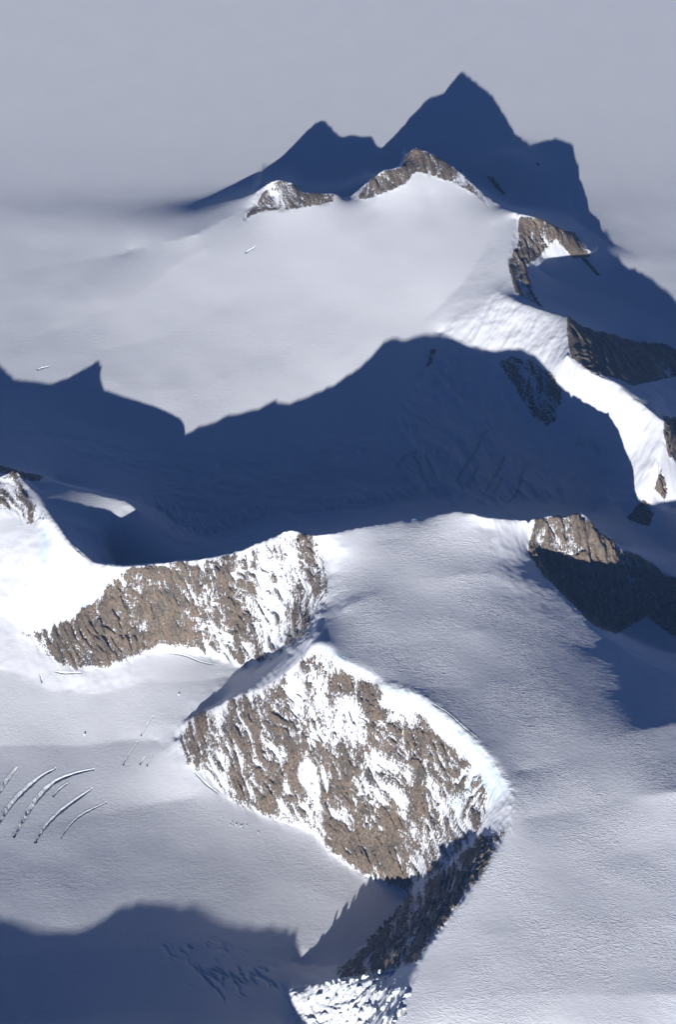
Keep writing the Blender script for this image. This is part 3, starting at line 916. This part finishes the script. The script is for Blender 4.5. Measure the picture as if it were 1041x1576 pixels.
def thing(name, lab, cat, group=None):
    o = bpy.data.objects.new(name, None)
    scene.collection.objects.link(o)
    o['label'] = lab; o['category'] = cat
    if group:
        o['group'] = group
    o.empty_display_size = 50
    return o


t = thing('rock_peak', 'near snow-streaked brown rock face under the overhanging plateau rim', 'mountain')
reg('snow_rim', t, inpoly([(470, 985), (512, 996), (560, 1018), (592, 1045), (650, 1062), (700, 1105), (745, 1146), (792, 1210), (790, 1282), (735, 1300), (690, 1340), (640, 1300), (600, 1200), (550, 1100), (470, 1020)], (5300, 6800)) & (label != 7))
reg('rock_face', t, inpoly(NEAR_FACE, (5300, 6800), 3) & (label != 7))
reg('shaded_wall', t, inpoly(SHADED_WALL, (4600, 6400), 6) & (label != 7))
t = thing('rock_wall', 'long brown rock wall below the snowy crest behind the near face', 'mountain', None)
reg('rock_face', t, inpoly(MID_WALL, (6200, 7240), 3) & (label != 7))
reg('avalanche_slope', t, inpoly([(300, 1005), (380, 1028), (430, 1008), (475, 975), (480, 992), (444, 1035), (372, 1072), (300, 1100), (260, 1100), (330, 1050)], (6000, 7000)) & (label != 7))
t = thing('snow_peak', 'white snow peak with a rock-dotted tip at the left frame edge', 'mountain')
reg('snow_slope', t, inpoly([(-200, 700), (-105, 730), (0, 730), (20, 722), (55, 757), (110, 838), (180, 872), (155, 912), (120, 942), (75, 966), (32, 972), (-200, 985)], (6500, 7900)) & (cgy < ycm + 60))
reg('rock_tip', t, inpoly(LEFT_TOP, (7000, 7900), 3))
t = thing('rock_ridge', 'dark ribbed rock wall with a sunlit top right of the plateau', 'mountain')
reg('rock_face', t, inpoly(RIGHT_WALL, (6300, 7700), 3) & (label != 7))
reg('snow_crest', t, inpoly([(820, 802), (846, 791), (870, 799), (852, 812), (828, 816)], (6900, 7700)) & (label != 7))
t = thing('rocky_summit', 'small layered tan rock knob on the far snow crest', 'mountain')
reg('rock_face', t, inpoly(FAR_KNOB, (9300, 10350), 2))
reg('snow_cap', t, inpoly([(417, 280), (436, 273), (457, 283), (448, 296), (420, 294)], (9300, 10350)))
t = thing('far_peak', 'pointed far rock peak with a bright snow summit', 'mountain')
reg('rock_face', t, inpoly(FAR_PEAK, (9500, 10500), 2))
reg('snow_cap', t, inpoly([(627, 238), (640, 225), (664, 236), (646, 262), (632, 262)], (9500, 10500)))
t = thing('far_rock_peak', 'grey far rock peak half in shade with a snow triangle', 'mountain')
reg('snow_patch', t, inpoly([(798, 332), (832, 334), (890, 358), (912, 396), (884, 408), (830, 408), (800, 400)], (8700, 10050)))
reg('rock_face', t, inpoly(EAST_PEAK, (8700, 10050), 2))
t = thing('rock_spur', 'black shaded rock spur behind the bright snow ridge at the right edge', 'mountain')
reg('rock_face', t, inpoly(SPUR, (8000, 9150), 2))


def single(name, lab, cat, poly, yr, g=2, group=None):
    t = thing(name, lab, cat, group)
    reg('rock_face', t, inpoly(poly, yr, g))


single('rock_outcrop', 'large ribbed rock outcrop in the shaded bowl', 'rock', BOWL_ROCK, (7700, 8950), 3)
single('rock_outcrop', 'tiny dark rock outcrop at the left rim of the shaded bowl', 'rock', BOWL_SMALL, (8000, 9400))
single('rock_outcrop', 'upper brown rock outcrop cut by the right frame edge', 'rock', EDGE_UPPER, (7400, 8700))
single('rock_outcrop', 'narrow dark rock strip below the bright snow ridge', 'rock', EDGE_LOWER, (7200, 8500))
single('rock_outcrop', 'dark rock outcrop in shade between snow ridge and ribbed wall', 'rock', EDGE_FOOT, (7300, 8400))
single('rock_outcrop', 'slanting dark rock strip in shade behind the pointed far peak', 'rock', KNOLL_A, (9700, 11300))
single('rock_outcrop', 'farthest tiny rock speck on the shaded snow knoll', 'rock', KNOLL_B, (9700, 11700))
single('rock_outcrop', 'thin dark rock streak right of the far grey peak', 'rock', EAST_STREAK, (8700, 10300))
single('rock_outcrop', 'dark rock strip behind the snow peak at the left edge', 'rock', BENCH_ROCK, (7500, 8400))

quad = (np.arange(NY - 1)[:, None] * NX + np.arange(NX - 1)[None]).astype(np.int32)
KIND = {'snow_plain', 'upper_snowfield', 'shaded_valley', 'glacier', 'shaded_bowl', 'shaded_snow_valley', 'snow_plateau', 'shaded_gully', 'terrain'}


def mesh_piece(name, k, parent):
    q = quad[label == k]
    if len(q) == 0:
        return None
    F = np.stack([q, q + 1, q + 1 + NX, q + NX], 1)
    u, inv = np.unique(F, return_inverse=True)
    inv = inv.reshape(F.shape).astype(np.int32)
    co = VERT[u]
    org = np.zeros(3, np.float32)
    if parent is not None:
        if not parent.get('_placed'):
            org = np.array([co[:, 0].mean(), co[:, 1].min(), co[:, 2].min()], np.float32)
            parent.location = org.tolist(); parent['_placed'] = 1
        org = np.array(parent.location, np.float32)
    me = bpy.data.meshes.new(name)
    me.vertices.add(len(u)); me.loops.add(F.size); me.polygons.add(len(F))
    me.vertices.foreach_set('co', (co - org).ravel())
    me.loops.foreach_set('vertex_index', inv.ravel())
    me.polygons.foreach_set('loop_start', np.arange(len(F), dtype=np.int32) * 4)
    me.polygons.foreach_set('use_smooth', np.ones(len(F), bool))
    me.update(calc_edges=True)
    for an, arr in (('rock', ROCKF), ('ice', ICEF), ('wind', WINDF)):
        a = me.attributes.new(an, 'FLOAT', 'POINT'); a.data.foreach_set('value', np.ascontiguousarray(arr[u], np.float32))
    me.normals_split_custom_set_from_vertices(NRMF[u])
    me.materials.append(MAT_T)
    o = bpy.data.objects.new(name, me)
    scene.collection.objects.link(o)
    if parent is not None:
        o.parent = parent
    else:
        o['kind'] = 'structure'
    return o


mesh_piece('terrain', 0, None)
for k, (name, parent) in REG.items():
    mesh_piece(name, k, parent)
for o in list(scene.objects):
    if '_placed' in o:
        del o['_placed']
        if len(o.children) == 1:      # an outcrop without parts of its own is one mesh
            c = o.children[0]
            nm = o.name.split('.')[0]
            for key in ('label', 'category', 'group'):
                if key in o:
                    c[key] = o[key]
            loc = o.location.copy()
            bpy.data.objects.remove(o)
            c.parent = None
            c.location = loc
            c.name = nm


def poly_mesh(name, V, F, mat, parent=None, smooth=True):
    me = bpy.data.meshes.new(name)
    me.from_pydata([tuple(map(float, v)) for v in V], [], F)
    me.polygons.foreach_set('use_smooth', [smooth] * len(me.polygons))
    me.materials.append(mat)
    me.update()
    o = bpy.data.objects.new(name, me)
    scene.collection.objects.link(o)
    if parent is not None:
        o.parent = parent
    return o


# ------------------------------------------------------------------ crevasses
for P3, wid, dep, lab in crevasse_lines:
    n = len(P3)
    tan = np.gradient(P3[:, :2], axis=0); tan /= np.linalg.norm(tan, axis=1, keepdims=True) + 1e-9
    nor = np.stack([-tan[:, 1], tan[:, 0]], 1)
    V = []; F = []
    org = P3[n // 2].copy(); org[2] = zat(org[0:1], org[1:2])[0]
    prof = [(-1, 8.0, 0.2, 0), (-1, 2.0, 0.9, 0), (-1, 0.0, 0.5, 0), (-0.8, 0, 0, 0.45), (-0.5, 0, 0, 0.95), (0.0, 0, 0, 1.0), (0.45, 0, 0, 0.9), (0.8, 0, 0, 0.4), (1, 0, 0.5, 0), (1, 2.0, 0.9, 0), (1, 8.0, 0.2, 0)]
    for i in range(n):
        for k, (s, extra, up, dn) in enumerate(prof):
            off = s * wid[i] + math.copysign(extra, s) if extra else s * wid[i]
            j_ = 0.12 * wid[i] * gnoise(np.array([i / 3.0 + k * 9.1]), np.array([k * 2.3]), 4)[0] if 1 < k < 9 else 0
            x = P3[i, 0] + nor[i, 0] * (off + j_); y = P3[i, 1] + nor[i, 1] * (off + j_)
            z = zat(np.array([x]), np.array([y]))[0] + up - dn * dep * min(1.0, wid[i] / (wid.max() * 0.6)) * (1 + 0.3 * gnoise(np.array([i / 4.0]), np.array([k * 1.7]), 6)[0])
            V.append((x - org[0], y - org[1], z - org[2]))
    m = len(prof)
    for i in range(n - 1):
        for k in range(m - 1):
            F.append((i * m + k, i * m + k + 1, (i + 1) * m + k + 1, (i + 1) * m + k))
    o = poly_mesh('crevasse', V, F, MAT_ICE)
    o.location = org.tolist()
    o['label'] = lab; o['category'] = 'crevasse'; o['group'] = 'crevasses in the glacier'

# ------------------------------------------------------------------ icefall and loose ice blocks


def ice_block(name, w, d, h, seed, parent=None):
    """A broken ice block: a slanting, faceted prism with uneven corners."""
    r = random.Random(seed)
    n = r.choice((5, 6, 6, 7))
    a0 = r.random() * 6.28
    lean = (r.uniform(-0.25, 0.25) * h, r.uniform(-0.25, 0.25) * h)
    V = []
    for lev, (zz, k) in enumerate(((-0.5, 1.1), (0.45, 1.0), (0.95, 0.62))):
        for i in range(n):
            a = a0 + 6.283 * i / n + r.uniform(-0.25, 0.25)
            f = k * r.uniform(0.75, 1.15)
            V.append((math.cos(a) * w * 0.5 * f + lean[0] * max(zz, 0), math.sin(a) * d * 0.5 * f + lean[1] * max(zz, 0), h * (zz + (r.uniform(-0.22, 0.18) if lev else 0))))
    F = []
    for lev in range(2):
        for i in range(n):
            j = (i + 1) % n
            F.append((lev * n + i, lev * n + j, (lev + 1) * n + j, (lev + 1) * n + i))
    F.append(tuple(range(2 * n, 3 * n)))
    return poly_mesh(name, V, F, MAT_SERAC, parent, False)


root = thing('icefall', 'sunlit broken icefall at the foot of the shaded wall', 'icefall')
root.location = ground(530, 1570).tolist()
rr = random.Random(3)
placed = 0
while placed < 120:
    px = rr.uniform(425, 630); py = rr.uniform(1496, 1580)
    top = np.interp(px, [440, 470, 530, 590, 618], [1532, 1522, 1513, 1502, 1502]) - 2
    left = np.interp(py, [1500, 1530, 1576], [470, 446, 478]) + rr.gauss(0, 14)
    if py < top or px < left:
        continue
    g = ground(px, py)
    sc = rr.choice((0.35, 0.5, 0.7, 1.0, 1.4, 2.0)) * (0.6 if px < 480 else 1.0)
    o = ice_block('serac', rr.uniform(14, 26) * sc, rr.uniform(8, 12) * sc, rr.uniform(7, 12) * sc, 100 + placed, root)
    o.location = (Vector(g) - Vector(root.location)) - Vector((0, 0, 2.0 * sc))
    o.rotation_euler = (rr.uniform(-0.35, 0.35), rr.uniform(-0.35, 0.35), rr.gauss(0.4, 0.5))
    placed += 1

# leaning pinnacles along the top of the icefall
for k, px in enumerate(range(478, 612, 9)):
    py = float(np.interp(px, [440, 470, 530, 590, 618], [1530, 1520, 1511, 1499, 1500])) + rr.uniform(-2, 3)
    g = ground(px, py)
    h = rr.choice((7, 10, 14, 19))
    o = ice_block('serac', rr.uniform(14, 28), rr.uniform(9, 14), h, 400 + k, root)
    o.location = Vector(g) - Vector(root.location)
    o.rotation_euler = (0, 0, rr.uniform(0, 6.28))

BLOCKS = [
    (130, 1131, 9, 'lone ice block on the near glacier below the long rock wall'),
    (275, 1069, 7, 'lone ice block on the snow between the two rock faces'),
]
for k, (px, py, sz, lab) in enumerate(BLOCKS):
    o = ice_block('ice_block', sz * 1.3, sz, sz * 0.8, 900 + k)
    o.location = ground(px, py).tolist()
    o['label'] = lab; o['category'] = 'ice block'; o['group'] = 'ice blocks fallen on the snow'
root = thing('ice_heap', 'pile of broken ice at the lower left foot of the near face', 'ice debris')
root.location = ground(365, 1272).tolist()
for k in range(22):
    q_ = rr.gauss(0, 1)
    g = ground(364 + 9 * q_ + rr.gauss(0, 3), 1270 + 4 * q_ + rr.gauss(0, 3))
    sz = rr.uniform(1.5, 5)
    o = ice_block('ice_chunk', sz * 1.3, sz, sz * 0.8, 950 + k, root)
    o.location = Vector(g) - Vector(root.location)
    o.rotation_euler = (0, 0, rr.uniform(0, 6.28))

# ------------------------------------------------------------------ haze
hv = [(x, y, z) for z in (-1000, 7300) for y in (-30000, 40000) for x in (-40000, 40000)]
hf = [(2, 3, 1, 0), (5, 7, 6, 4), (1, 5, 4, 0), (6, 7, 3, 2), (4, 6, 2, 0), (3, 7, 5, 1)]
m, nt, N, L = new_mat('haze')
pv = N.new('ShaderNodeVolumePrincipled')
pv.inputs['Color'].default_value = (0.26, 0.5, 1.0, 1)
pv.inputs['Density'].default_value = 0.72e-5
pv.inputs['Anisotropy'].default_value = 0.0
o_ = N.new('ShaderNodeOutputMaterial'); L.new(pv.outputs[0], o_.inputs['Volume'])
haze = poly_mesh('haze', hv, hf, m, None, False)
haze['kind'] = 'stuff'
haze['label'] = 'thin blue mountain haze filling the air'
